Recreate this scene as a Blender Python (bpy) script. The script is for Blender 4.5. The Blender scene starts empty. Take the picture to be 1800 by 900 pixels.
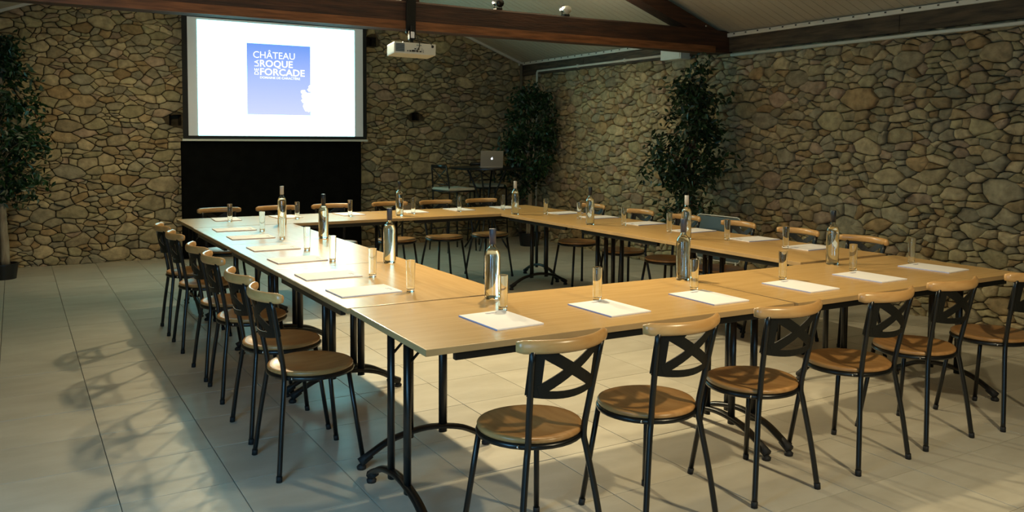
import bpy, bmesh, math, random
from mathutils import Vector, Matrix, noise
from math import sin, cos, pi, radians

SC = bpy.context.scene
COL = SC.collection
random.seed(7)

# ------------------------------------------------------------------ camera
FPX, PITCH, YAW, ROLL, PY = 1482.52, 0.0584, 0.5332, 0.0063, 328.65
cd = bpy.data.cameras.new('camera')
cam = bpy.data.objects.new('camera', cd)
COL.objects.link(cam)
fw = Vector((sin(YAW)*cos(PITCH), cos(YAW)*cos(PITCH), -sin(PITCH)))
rt = Vector((cos(YAW), -sin(YAW), 0.0))
up = rt.cross(fw)
rt2 = cos(ROLL)*rt + sin(ROLL)*up
up2 = -sin(ROLL)*rt + cos(ROLL)*up
m = Matrix((rt2, up2, -fw)).transposed().to_4x4()
m.translation = Vector((-1.2165, -2.6339, 1.4745))
cam.matrix_world = m
cd.sensor_width = 36.0
cd.lens = 36.0*FPX/1800.0
cd.shift_y = -(450-PY)/1800.0
cd.clip_start = 0.05
SC.camera = cam

# ------------------------------------------------------------------ world, exposure
w = bpy.data.worlds.new('world')
SC.world = w
w.use_nodes = True
w.node_tree.nodes['Background'].inputs[0].default_value = (0.25, 0.35, 0.5, 1)
w.node_tree.nodes['Background'].inputs[1].default_value = 0.3
SC.view_settings.view_transform = 'Standard'
SC.view_settings.look = 'None'
SC.view_settings.gamma = 1.0
SC.view_settings.use_curve_mapping = False
SC.view_settings.exposure = -0.06

# ------------------------------------------------------------------ lights of the room, and an added wall fill
WARM = (1.0, 0.83, 0.52)
def spot(name, loc, target, power, col, angle=150, blend=0.6, rad=0.03):
    d = bpy.data.lights.new(name, 'SPOT')
    d.energy = power; d.color = col; d.spot_size = radians(angle); d.spot_blend = blend
    d.shadow_soft_size = rad
    o = bpy.data.objects.new(name, d); COL.objects.link(o)
    o.location = loc
    o.rotation_euler = (Vector(target)-Vector(loc)).to_track_quat('-Z', 'Y').to_euler()
    return o
for ly_, lp_, ay_ in ((5.62, 330, 2.6), (3.35, 190, 1.8), (1.5, 215, 1.0)):
    spot('lamp_row_over_tables', (1.35, ly_, 2.72), (1.55, ay_, 0), lp_, WARM, 118, 1.0, .045)
spot('lamp_behind_viewer', (1.4, -2.3, 2.50), (1.7, -0.2, 0), 215, WARM, 108, 1.0, .06)
spot('lamp_back_wall', (-0.3, 5.4, 2.3), (0.1, 8.2, 0.4), 72, WARM, 105, 0.9, 0.1)
spot('fill_right_wall', (3.2, 5.0, 2.2), (5.6, 5.6, 0.2), 38, WARM, 120, 1.0, 0.1)  # added fill floating in mid-air to brighten the right wall, no real fixture
def area(name, loc, target, power, col, sx, sy):
    d = bpy.data.lights.new(name, 'AREA'); d.shape = 'RECTANGLE'
    d.size = sx; d.size_y = sy; d.energy = power; d.color = col
    o = bpy.data.objects.new(name, d); COL.objects.link(o)
    o.location = loc
    o.rotation_euler = (Vector(target)-Vector(loc)).to_track_quat('-Z', 'Y').to_euler()
    return o
area('daylight_door', (-1.9, -3.2, 1.2), (1.5, 3.0, 0.6), 40, (0.36, 0.72, 1.0), 1.4, 2.0)
area('daylight_window', (-1.92, -0.6, 1.25), (0.1, 1.3, 0.2), 50, (0.25, 0.63, 1.0), 1.0, 1.3)
area('uplight_on_beam', (1.5, 3.98, 2.66), (1.5, 3.98, 5), 120, (1.0, .90, .68), 4.2, .10)

# ------------------------------------------------------------------ materials
def mat(name, col, rough=0.5, metal=0.0, noise_amt=0.0, noise_scale=8.0, bump=0.0, bump_scale=60.0,
        spec=0.5, col2=None, stretch=None, rand=0.0, coat=0.0, attr=None):
    mt = bpy.data.materials.new(name); mt.use_nodes = True
    nt = mt.node_tree; N = nt.nodes; L = nt.links
    b = N['Principled BSDF']
    b.inputs['Base Color'].default_value = (*col, 1)
    b.inputs['Roughness'].default_value = rough
    b.inputs['Metallic'].default_value = metal
    b.inputs['Specular IOR Level'].default_value = spec
    if coat:
        b.inputs['Coat Weight'].default_value = coat
        b.inputs['Coat Roughness'].default_value = 0.12
    cur = None
    tc = N.new('ShaderNodeTexCoord')
    mp = N.new('ShaderNodeMapping')
    L.new(tc.outputs['Object'], mp.inputs['Vector'])
    if stretch: mp.inputs['Scale'].default_value = stretch
    if attr:
        a = N.new('ShaderNodeAttribute'); a.attribute_name = attr
        cur = a.outputs['Color']
    if noise_amt or col2:
        n = N.new('ShaderNodeTexNoise'); n.inputs['Scale'].default_value = noise_scale
        n.inputs['Detail'].default_value = 5
        L.new(mp.outputs[0], n.inputs['Vector'])
        if rand:
            oi = N.new('ShaderNodeObjectInfo')
            va = N.new('ShaderNodeVectorMath'); va.operation = 'ADD'
            sc = N.new('ShaderNodeVectorMath'); sc.operation = 'SCALE'
            sc.inputs[0].default_value = (17, 31, 7)
            L.new(oi.outputs['Random'], sc.inputs['Scale'])
            L.new(mp.outputs[0], va.inputs[0]); L.new(sc.outputs[0], va.inputs[1])
            L.new(va.outputs[0], n.inputs['Vector'])
        mx = N.new('ShaderNodeMix'); mx.data_type = 'RGBA'
        c2 = col2 if col2 else tuple(max(0, c*(1-noise_amt)) for c in col)
        if attr:
            mx.blend_type = 'MULTIPLY'
            L.new(cur, mx.inputs[6])
            cr = N.new('ShaderNodeMapRange'); cr.inputs[1].default_value = 0.3; cr.inputs[2].default_value = 0.7
            cr.inputs[3].default_value = 1-noise_amt; cr.inputs[4].default_value = 1+noise_amt
            L.new(n.outputs['Fac'], cr.inputs[0])
            cb = N.new('ShaderNodeCombineColor')
            for i in range(3): L.new(cr.outputs[0], cb.inputs[i])
            L.new(cb.outputs[0], mx.inputs[7]); mx.inputs[0].default_value = 1
        else:
            mx.inputs[6].default_value = (*col, 1); mx.inputs[7].default_value = (*c2, 1)
            cr = N.new('ShaderNodeMapRange'); cr.inputs[1].default_value = 0.35; cr.inputs[2].default_value = 0.65
            L.new(n.outputs['Fac'], cr.inputs[0]); L.new(cr.outputs[0], mx.inputs[0])
        cur = mx.outputs[2]
    if rand:
        oi = N.new('ShaderNodeObjectInfo')
        r = N.new('ShaderNodeMapRange'); r.inputs[3].default_value = 1-rand; r.inputs[4].default_value = 1+rand
        L.new(oi.outputs['Random'], r.inputs[0])
        hs = N.new('ShaderNodeHueSaturation')
        L.new(r.outputs[0], hs.inputs['Value'])
        if cur: L.new(cur, hs.inputs['Color'])
        else: hs.inputs['Color'].default_value = (*col, 1)
        cur = hs.outputs[0]
    if cur: L.new(cur, b.inputs['Base Color'])
    if bump:
        n2 = N.new('ShaderNodeTexNoise'); n2.inputs['Scale'].default_value = bump_scale; n2.inputs['Detail'].default_value = 6
        bp = N.new('ShaderNodeBump'); bp.inputs['Strength'].default_value = bump; bp.inputs['Distance'].default_value = 0.01
        L.new(mp.outputs[0], n2.inputs['Vector']); L.new(n2.outputs['Fac'], bp.inputs['Height'])
        L.new(bp.outputs[0], b.inputs['Normal'])
    return mt
def emat(name, col, s):
    mt = bpy.data.materials.new(name); mt.use_nodes = True
    b = mt.node_tree.nodes['Principled BSDF']
    b.inputs['Base Color'].default_value = (0.02, 0.02, 0.02, 1)
    b.inputs['Emission Color'].default_value = (*col, 1)
    b.inputs['Emission Strength'].default_value = s
    return mt
def glassmat(name, col=(1, 1, 1), ior=1.45):
    mt = bpy.data.materials.new(name); mt.use_nodes = True
    b = mt.node_tree.nodes['Principled BSDF']
    b.inputs['Base Color'].default_value = (*col, 1)
    b.inputs['Roughness'].default_value = 0.0
    b.inputs['IOR'].default_value = ior
    b.inputs['Transmission Weight'].default_value = 1.0
    return mt
M = {}
M['stone'] = mat('stone', (.3, .25, .15), 0.9, noise_amt=0.30, noise_scale=14, bump=0.9, bump_scale=26, spec=0.15, attr='tint')
M['mortar'] = mat('mortar', (.115, .088, .05), 0.95, noise_amt=0.5, noise_scale=12, bump=1.0, bump_scale=40, spec=0.1)
M['plaster'] = mat('plaster', (.26, .22, .15), 0.95, noise_amt=0.3, noise_scale=3, bump=0.5, bump_scale=10, spec=0.1)
M['tile'] = mat('tile', (.55, .51, .41), 0.36, noise_amt=0.0, noise_scale=3.5, col2=(.48, .44, .345), bump=0.08, bump_scale=30, rand=0.05, stretch=(1, 2.5, 1))
M['grout'] = mat('grout', (.13, .12, .10), 0.9)
M['ceiling'] = mat('ceiling_paint', (.50, .45, .34), 0.7, noise_amt=0.08, noise_scale=1.5)
M['trim'] = mat('white_trim', (.68, .68, .60), 0.5, noise_amt=0.08)
M['beam'] = mat('dark_beam_wood', (.065, .023, .009), 0.6, col2=(.022, .008, .004), noise_scale=5, stretch=(0.6, 7, 7), bump=0.4, bump_scale=14)
M['plate'] = mat('weathered_wood', (.10, .075, .045), 0.85, col2=(.035, .028, .02), noise_scale=4, stretch=(7, 0.8, 7), bump=0.8, bump_scale=12)
M['beech'] = mat('beech_top', (.64, .40, .150), 0.27, col2=(.57, .345, .122), noise_scale=3, stretch=(1, 14, 14), spec=0.6)
M['beech2'] = mat('beech_top_column', (.64, .40, .150), 0.27, col2=(.57, .345, .122), noise_scale=3, stretch=(14, 1, 14), spec=0.6)
M['edge'] = mat('beech_edge', (.47, .30, .13), 0.4, noise_amt=0.15)
M['seat'] = mat('seat_wood', (.50, .265, .095), 0.30, col2=(.39, .19, .06), noise_scale=4, stretch=(10, 1, 10), rand=0.08, spec=0.5)
M['rail'] = mat('rail_wood', (.64, .365, .135), 0.28, col2=(.56, .30, .10), noise_scale=5, stretch=(1, 10, 10), rand=0.06, spec=0.6)
M['black'] = mat('black_metal', (.006, .0065, .006), 0.30, spec=0.5, noise_amt=0.2)
M['panel'] = mat('black_sheet', (.007, .007, .005), 0.5, spec=.3, noise_amt=0.2)
M['chrome'] = mat('chrome', (.75, .75, .75), 0.15, metal=1.0)
M['rubber'] = mat('rubber', (.008, .008, .008), 0.7)
M['paper'] = mat('paper', (.88, .85, .83), 0.7, noise_amt=0.03)
M['paperedge'] = mat('paper_edge', (.42, .48, .72), 0.6)
M['ink'] = mat('ink', (.10, .10, .22), 0.6)
M['glass'] = glassmat('clear_glass', (.97, 1.0, .98))
M['water'] = glassmat('water', (.97, 1, .99), 1.33)
M['cap_w'] = mat('cap_white', (.62, .60, .56), 0.4)
M['cap_d'] = mat('cap_dark', (.012, .018, .025), 0.35)
M['cap_g'] = mat('cap_grey', (.055, .062, .085), 0.4)
M['cloth'] = mat('black_cloth', (.012, .012, .0105), 0.95, spec=0.1, noise_amt=0.3)
M['border'] = mat('screen_border', (.006, .006, .006), 0.8)
M['leaf'] = mat('leaf', (.018, .055, .014), 0.42, spec=0.4, attr='tint', noise_amt=0.1)
M['bark'] = mat('bark', (.34, .28, .19), 0.8, col2=(.20, .15, .09), noise_scale=9, stretch=(3, 3, .6), bump=0.5, bump_scale=30)
M['bark2'] = mat('bark_dark', (.10, .045, .03), 0.8, noise_amt=0.4, bump=0.5, bump_scale=30)
M['soil'] = mat('soil', (.03, .02, .012), 1.0, bump=1.0, bump_scale=80)
M['pot'] = mat('black_pot', (.008, .008, .009), 0.35)
M['white_pl'] = mat('white_plastic', (.62, .60, .50), 0.4)
M['grey_pl'] = mat('grey_plastic', (.22, .27, .27), 0.5)
M['alu'] = mat('aluminium', (.42, .40, .34), 0.35, metal=0.7)
M['cushion'] = mat('cream_cushion', (.55, .50, .38), 0.9, noise_amt=0.1)
M['bluegrey'] = mat('bluegrey_panel', (.09, .14, .165), 0.35)
M['conduit'] = mat('conduit_white', (.62, .64, .58), 0.45)
M['pipe'] = mat('pipe_brown', (.16, .14, .10), 0.6)

# ------------------------------------------------------------------ helpers
def link(name, bm, m_, parent=None, smooth=True, loc=None):
    me = bpy.data.meshes.new(name)
    bm.normal_update(); bm.to_mesh(me); bm.free()
    if smooth:
        for p in me.polygons: p.use_smooth = True
    me.materials.append(m_) if not isinstance(m_, (list, tuple)) else [me.materials.append(x) for x in m_]
    o = bpy.data.objects.new(name, me); COL.objects.link(o)
    if parent: o.parent = parent
    if loc: o.location = loc
    return o
def sharp(o, ang=35):
    me = o.data
    bm = bmesh.new(); bm.from_mesh(me)
    for e in bm.edges:
        if len(e.link_faces) == 2 and e.calc_face_angle(0) > radians(ang): e.smooth = False
    bm.to_mesh(me); bm.free()
    return o
def tag(o, label=None, cat=None, group=None, kind=None):
    if label: o['label'] = label
    if cat: o['category'] = cat
    if group: o['group'] = group
    if kind: o['kind'] = kind
    return o
def empty(name, loc=(0, 0, 0), rz=0):
    o = bpy.data.objects.new(name, None); COL.objects.link(o)
    o.location = loc; o.rotation_euler = (0, 0, rz); o.empty_display_size = 0.1
    return o
def copy_tree(o, parent=None):
    c = o.copy(); COL.objects.link(c); c.parent = parent
    for ch in list(KIDS.get(o.name, [])) or [k for k in o.children]:
        copy_tree(ch, c)
    return c
KIDS = {}
def box(bm, x0, x1, y0, y1, z0, z1, bev=0.0, mi=0, M4=None):
    vs = [bm.verts.new((x, y, z)) for x in (x0, x1) for y in (y0, y1) for z in (z0, z1)]
    F = [(0, 1, 3, 2), (4, 6, 7, 5), (0, 4, 5, 1), (2, 3, 7, 6), (0, 2, 6, 4), (1, 5, 7, 3)]
    fs = [bm.faces.new([vs[i] for i in f]) for f in F]
    for f in fs: f.material_index = mi
    if M4: bmesh.ops.transform(bm, matrix=M4, verts=vs)
    if bev:
        es = list({e for f in fs for e in f.edges})
        bmesh.ops.bevel(bm, geom=es, offset=bev, segments=2, profile=0.7, affect='EDGES')
def catmull(pts, n=6):
    P = [Vector(p) for p in pts]
    if len(P) < 3: return P
    out = []
    Q = [2*P[0]-P[1]] + P + [2*P[-1]-P[-2]]
    for i in range(1, len(Q)-2):
        for k in range(n):
            t = k/n
            a, b, c, d = Q[i-1], Q[i], Q[i+1], Q[i+2]
            out.append(0.5*((2*b)+(c-a)*t+(2*a-5*b+4*c-d)*t*t+(3*b-a-3*c+d)*t**3))
    out.append(P[-1]); return out
def tube(bm, pts, r, seg=8, rb=None, cap=True, mi=0, upv=None):
    """sweep; r, rb radius (number or list) along two normals"""
    P = [Vector(p) for p in pts]
    n = len(P)
    rings = []
    t0 = (P[1]-P[0]).normalized()
    u = Vector(upv) if upv else (Vector((0, 0, 1)) if abs(t0.z) < 0.9 else Vector((1, 0, 0)))
    a = (u - t0*u.dot(t0)).normalized()
    for i in range(n):
        if i == 0: t = t0
        elif i == n-1: t = (P[-1]-P[-2]).normalized()
        else: t = ((P[i+1]-P[i]).normalized()+(P[i]-P[i-1]).normalized()).normalized()
        a = (a - t*a.dot(t)).normalized()
        b = t.cross(a)
        ri = r[i] if isinstance(r, (list, tuple)) else r
        rj = (rb[i] if isinstance(rb, (list, tuple)) else rb) if rb else ri
        rings.append([bm.verts.new(P[i]+a*cos(2*pi*k/seg)*ri+b*sin(2*pi*k/seg)*rj) for k in range(seg)])
    for i in range(n-1):
        for k in range(seg):
            f = bm.faces.new((rings[i][k], rings[i][(k+1) % seg], rings[i+1][(k+1) % seg], rings[i+1][k])); f.material_index = mi
    if cap:
        f = bm.faces.new(list(reversed(rings[0]))); f.material_index = mi
        f = bm.faces.new(rings[-1]); f.material_index = mi
def lathe(bm, prof, seg=24, c=(0, 0, 0), mi=0):
    rings = []
    for r, z in prof:
        if r < 1e-6: rings.append([bm.verts.new((c[0], c[1], c[2]+z))])
        else: rings.append([bm.verts.new((c[0]+r*cos(2*pi*k/seg), c[1]+r*sin(2*pi*k/seg), c[2]+z)) for k in range(seg)])
    for i in range(len(rings)-1):
        A, B = rings[i], rings[i+1]
        for k in range(seg):
            k2 = (k+1) % seg
            if len(A) == 1 and len(B) == 1: continue
            if len(A) == 1: f = bm.faces.new((A[0], B[k2], B[k]))
            elif len(B) == 1: f = bm.faces.new((A[k], A[k2], B[0]))
            else: f = bm.faces.new((A[k], A[k2], B[k2], B[k]))
            f.material_index = mi

# ------------------------------------------------------------------ room shell
X0, X1, Y0, Y1 = -2.0, 5.30, -5.0, 8.12
EAVE, SLOPE = 2.57, 0.37
RIDX = (X0+X1)/2; RIDZ = EAVE+SLOPE*(X1-RIDX)
def zc(x): return EAVE+SLOPE*(X1-x) if x > RIDX else EAVE+SLOPE*(x-X0)

bm = bmesh.new(); box(bm, X0-.3, X1+.3, Y0-.3, Y1+.3, -.20, -.012)
floor = tag(link('floor', bm, M['grout'], smooth=False), kind='structure')
# floor tiles (45 cm): every tile in the picture is an object, the others are one part
bm = bmesh.new(); TS = .4445
box(bm, -.2205, .2205, -.2205, .2205, -.011, 0, 0.0018)
tile = link('tile', bm, M['tile'], floor, smooth=False)
rest = bmesh.new(); cnt = 0
for i in range(-4, 15):
    for j in range(-13, 17):
        cx = -.885+TS*i+TS/2; cy = 1.455+.4555*j+.2278
        if cx+.2 > X1+.25 or cx-.2 < X0-.25 or cy-.2 < Y0-.2 or cy-.2 > Y1: continue
        if i >= -1 and cy > -.85 and cnt < 300:
            t = tile if cnt == 0 else tile.copy()
            if cnt: COL.objects.link(t); t.parent = floor
            t.location = (cx, cy, random.uniform(-.0006, .0006)); t.scale = (1, 1.024, 1)
            cnt += 1
        else:
            box(rest, cx-.2205, cx+.2205, cy-.2258, cy+.2258, -.011, 0)
tag(link('outer_tiles', rest, M['tile'], floor, smooth=False), kind='stuff')

# walls
def wall_poly(name, pts, thick, m_):
    bm = bmesh.new()
    A = [bm.verts.new(p) for p in pts]; B = [bm.verts.new(Vector(p)+Vector(thick)) for p in pts]
    bm.faces.new(A); bm.faces.new(list(reversed(B)))
    for i in range(len(A)):
        j = (i+1) % len(A); bm.faces.new((A[j], A[i], B[i], B[j]))
    bmesh.ops.recalc_face_normals(bm, faces=bm.faces)
    return tag(link(name, bm, m_, smooth=False), kind='structure')
REC = .055   # depth of the joints
wb = wall_poly('wall_back', [(X0, Y1+REC, -.1), (X1+.2, Y1+REC, -.1), (X1+.2, Y1+REC, EAVE), (RIDX, Y1+REC, RIDZ+.1), (X0, Y1+REC, EAVE)], (0, .3, 0), M['mortar'])
wr = wall_poly('wall_right', [(X1+REC, Y0, -.1), (X1+REC, Y1+.3, -.1), (X1+REC, Y1+.3, EAVE+.05), (X1+REC, Y0, EAVE+.05)], (.3, 0, 0), M['mortar'])
wl = wall_poly('wall_left', [(X0, Y0, -.1), (X0, Y1+.3, -.1), (X0, Y1+.3, EAVE), (X0, Y0, EAVE)], (-.3, 0, 0), M['plaster'])
wf = wall_poly('wall_front', [(X0, Y0, -.1), (X1+.1, Y0, -.1), (X1+.1, Y0, EAVE), (RIDX, Y0, RIDZ), (X0, Y0, EAVE)], (0, -.3, 0), M['plaster'])

def niche(o, x, z, w_, h_):
    bm = bmesh.new(); box(bm, x-w_/2, x+w_/2, Y1-.1, Y1+.30, z-h_/2, z+h_/2)
    c = link('cutter', bm, M['mortar'], smooth=False)
    md = o.modifiers.new('b', 'BOOLEAN'); md.operation = 'DIFFERENCE'; md.object = c; md.solver = 'EXACT'
    bpy.context.view_layer.update()
    me = bpy.data.meshes.new_from_object(o.evaluated_get(bpy.context.evaluated_depsgraph_get()))
    o.modifiers.clear(); o.data = me; bpy.data.objects.remove(c)
for hx, hz, hw, hh in ((3.60, 1.76, .12, .11), (2.94, 2.75, .17, .12), (.46, 1.66, .14, .13)): niche(wb, hx, hz, hw, hh)
# ---- rubble stones: power diagram of packed discs
def clip(poly, nx, ny, d):
    out = []
    n = len(poly)
    for i in range(n):
        p, q = poly[i], poly[(i+1) % n]
        a = p[0]*nx+p[1]*ny-d; b = q[0]*nx+q[1]*ny-d
        if a <= 0: out.append(p)
        if (a < 0 < b) or (b < 0 < a):
            t = a/(a-b); out.append((p[0]+(q[0]-p[0])*t, p[1]+(q[1]-p[1])*t))
    return out
def pack(u0, u1, v0, v1, seed, fixed=(), limit=None):
    rnd = random.Random(seed)
    AX, AZ = 0.74, 1.30
    pts = [(u, v, r) for u, v, r in fixed]
    cs = 0.25; grid = {}
    def add(p):
        grid.setdefault((int(p[0]//cs), int(p[1]//cs)), []).append(p)
    for p in pts: add(p)
    A = (u1-u0)*(v1-v0)
    for r, n in ((.140, .35), (.110, 1.1), (.088, 3.2), (.068, 8.5), (.053, 24), (.041, 70), (.030, 130), (.021, 150)):
        for _ in range(int(n*A*2.2)):
            rr = r*rnd.uniform(.85, 1.12)
            u = rnd.uniform(u0, u1); v = rnd.uniform(v0, v1)
            if limit and v > limit(u)+.05: continue
            gx, gy = int(u//cs), int(v//cs); ok = True
            for a in range(gx-2, gx+3):
                for b in range(gy-2, gy+3):
                    for q in grid.get((a, b), ()):
                        dx = (q[0]-u)*AX; dy = (q[1]-v)*AZ
                        if dx*dx+dy*dy < (0.93*(rr+q[2]))**2: ok = False; break
                    if not ok: break
                if not ok: break
            if ok:
                p = (u, v, rr); pts.append(p); add(p)
    cells = []
    for p in pts:
        px, py = p[0]*AX, p[1]*AZ
        R = 0.42
        poly = [(u0*AX, v0*AZ), (u1*AX, v0*AZ), (u1*AX, v1*AZ), (u0*AX, v1*AZ)]
        for nx, ny, d in ((1, 0, px+R), (-1, 0, -(px-R)), (0, 1, py+R), (0, -1, -(py-R))): poly = clip(poly, nx, ny, d)
        gx, gy = int(p[0]//cs), int(p[1]//cs)
        nb = [q for a in range(gx-3, gx+4) for b in range(gy-3, gy+4) for q in grid.get((a, b), ()) if q is not p]
        nb.sort(key=lambda q: ((q[0]*AX-px)**2+(q[1]*AZ-py)**2))
        for q in nb[:34]:
            qx, qy = q[0]*AX, q[1]*AZ
            nx, ny = qx-px, qy-py
            d = 0.5*(qx*qx+qy*qy-px*px-py*py + .75*(p[2]**2-q[2]**2))
            poly = clip(poly, nx, ny, d)
            if len(poly) < 3: break
        if len(poly) >= 3:
            # one warp field for all stones, so neighbours still fit each other
            q = []
            for i in range(len(poly)):
                a, b = poly[i], poly[(i+1) % len(poly)]
                L_ = math.hypot(a[0]-b[0], a[1]-b[1]); k_ = 1 if L_ < .035 else (2 if L_ < .09 else 3)
                for t_ in range(k_): q.append(((a[0]+(b[0]-a[0])*t_/k_)/AX, (a[1]+(b[1]-a[1])*t_/k_)/AZ))
            cells.append((p, [warp(x, y, seed) for x, y in q]))
    return cells
def warp(x, y, sd):
    n1 = noise.noise_vector(Vector((x*4.2, y*6.0, sd))); n2 = noise.noise_vector(Vector((x*15, y*17, sd+9)))
    return (x+n1.x*.055+n2.x*.016, y+n1.y*.040+n2.y*.013)
def area2(poly): return .5*sum(poly[i][0]*poly[(i+1) % len(poly)][1]-poly[(i+1) % len(poly)][0]*poly[i][1] for i in range(len(poly)))
PAL = [(.345, .305, .185), (.37, .32, .20), (.33, .29, .175), (.36, .30, .19), (.33, .28, .175), (.40, .335, .215), (.30, .265, .18), (.355, .275, .16), (.31, .285, .205), (.27, .245, .175), (.345, .265, .19), (.42, .35, .22), (.33, .24, .13)]
def stone_mesh(bm, poly, place, rnd, layer):
    # place(u, v, d): point at depth d in front of the joint plane
    cu = sum(p[0] for p in poly)/len(poly); cv = sum(p[1] for p in poly)/len(poly)
    g = rnd.uniform(.0025, .0065)
    # drop tiny edges
    q = []
    for p in poly:
        if not q or math.hypot(p[0]-q[-1][0], p[1]-q[-1][1]) > .012: q.append(p)
    if len(q) > 3 and math.hypot(q[0][0]-q[-1][0], q[0][1]-q[-1][1]) < .012: q.pop()
    if len(q) < 3: return False
    ch = []
    for i in range(len(q)):
        a, b = q[i], q[(i+1) % len(q)]
        t = rnd.uniform(.14, .24)
        ch.append((a[0]+(b[0]-a[0])*t, a[1]+(b[1]-a[1])*t))
        ch.append((a[0]+(b[0]-a[0])*(1-t), a[1]+(b[1]-a[1])*(1-t)))
    def ring(shr, sc, d, jit=0):
        out = []
        for a, b in ch:
            du, dv = a-cu, b-cv; L = math.hypot(du, dv)
            k = max(.35, 1-shr/max(L, 1e-4))*sc
            dd = d+rnd.uniform(-jit, jit) + tu*du + tv*dv*1.0
            out.append(bm.verts.new(place(cu+du*k, cv+dv*k, max(dd, 0.0) if d > 0.01 else d)))
        return out
    size = math.sqrt(abs(area2(poly)))
    tu = tv = 0
    h = REC + rnd.uniform(-.024, .018)
    R0 = ring(g, 1, -.002)
    tu, tv = rnd.uniform(-.10, .10), rnd.uniform(-.14, .08)
    R1 = ring(g, 1, h-min(.014, size*.11), .003)
    R2 = ring(g+min(.007, size*.06), .985, h-.003, .004)
    R3 = ring(g+size*.05, .62, h+min(.004, size*.03), .006)
    c = bm.verts.new(place(cu, cv, h+rnd.uniform(-.004, .008)))
    fs = []
    for A, B in ((R0, R1), (R1, R2), (R2, R3)):
        for i in range(len(A)):
            j = (i+1) % len(A); fs.append(bm.faces.new((A[i], A[j], B[j], B[i])))
    for i in range(len(R3)): fs.append(bm.faces.new((R3[i], R3[(i+1) % len(R3)], c)))
    col = rnd.choice(PAL); v = rnd.uniform(.78, 1.15)*(1+.22*noise.noise(Vector((cu*.8, cv*.8, 3))))
    col = (col[0]*v*1.06, col[1]*v, col[2]*v*.90, 1)
    for f in fs:
        for lp in f.loops: lp[layer] = col
    return True
# projection of a world point to the 1800x900 frame, used only to rank which stones show largest
def frame_px(P):
    d = Vector(P)-Vector((-1.2165, -2.6339, 1.4745)); z = d.dot(fw)
    return 900+FPX*d.dot(rt2)/z, PY-FPX*d.dot(up2)/z, z
def build_stones(wall, cells, place, skip, hidden, seed, wall_n):
    rnd = random.Random(seed); rank = []
    for k, (p, poly) in enumerate(cells):
        if area2(poly) < .0006 or skip(p): continue
        P = place(p[0], p[1], REC); x, y, z = frame_px(P)
        vis = 0 < x < 1800 and 0 < y < 900 and z > 0 and not hidden(p)
        cosv = abs((Vector(P)-Vector((-1.2165, -2.6339, 1.4745))).normalized().dot(wall_n))
        rank.append((abs(area2(poly))/(z*z)*cosv if vis else 0, k))
    rank.sort(reverse=True)
    tops = {k for a, k in rank[:300] if a > 0}
    rest = bmesh.new(); rl = rest.loops.layers.float_color.new('tint')
    for a, k in rank:
        p, poly = cells[k]
        if k in tops:
            b = bmesh.new(); ly = b.loops.layers.float_color.new('tint')
            if stone_mesh(b, poly, place, rnd, ly): link('stone', b, M['stone'], wall)
        else:
            stone_mesh(rest, poly, place, rnd, rl)
    tag(link('small_stones', rest, M['stone'], wall), kind='stuff')
holes = [(3.60, 1.755, .085), (2.94, 2.75, .10), (.47, 1.66, .10), (1.9, .9, .12)]
cells = pack(X0, X1+.05, -.02, 3.95, 11, holes, zc)
build_stones(wb, cells, lambda u, v, d: Vector((u, Y1+REC-d, v)),
             lambda p: (p in holes) or p[1] > zc(p[0])+.12, lambda p: .4 < p[0] < 2.72 and p[1] < 2.9, 3, Vector((0, 1, 0)))
cells = pack(Y0+4.0, Y1+.05, -.02, 2.42, 23)
build_stones(wr, cells, lambda u, v, d: Vector((X1+REC-d, u, v)) if True else None,
             lambda p: False, lambda p: False, 5, Vector((1, 0, 0)))
# normals of the right wall run the other way round: fix by recalculation
for ch in [o for o in bpy.data.objects if o.parent == wr]:
    ch.data.flip_normals()

# ceiling with its fine battens
bm = bmesh.new()
for xa, xb in ((X0-.25, RIDX), (RIDX, X1+.25)):
    za = zc(xa) if xa >= X0 else EAVE-SLOPE*.25
    zb = zc(xb) if xb <= X1 else EAVE-SLOPE*.25
    vs = [bm.verts.new(p) for p in ((xa, Y0-.3, za), (xb, Y0-.3, zb), (xb, Y1+.3, zb), (xa, Y1+.3, za))]
    ws = [bm.verts.new(v.co+Vector((0, 0, .15))) for v in vs]
    bm.faces.new(list(reversed(vs))); bm.faces.new(ws)
    for i in range(4): j = (i+1) % 4; bm.faces.new((vs[i], vs[j], ws[j], ws[i]))
ceil = tag(link('ceiling', bm, M['ceiling'], smooth=False), kind='structure')
bm = bmesh.new()
y = Y0+.05
while y < Y1:
    for xa, xb in ((X0, RIDX), (RIDX, X1)):
        za, zb = zc(xa), zc(xb)
        vs = [bm.verts.new(p) for p in ((xa, y, za-.003), (xb, y, zb-.003), (xb, y+.022, zb-.003), (xa, y+.022, za-.003))]
        ws = [bm.verts.new(v.co+Vector((0, 0, .008))) for v in vs]
        bm.faces.new(list(reversed(vs)))
        bm.faces.new((vs[0], vs[1], ws[1], ws[0])); bm.faces.new((vs[2], vs[3], ws[3], ws[2]))
    y += .10
tag(link('ceiling_battens', bm, M['ceiling'], ceil, smooth=False), kind='stuff')
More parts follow.
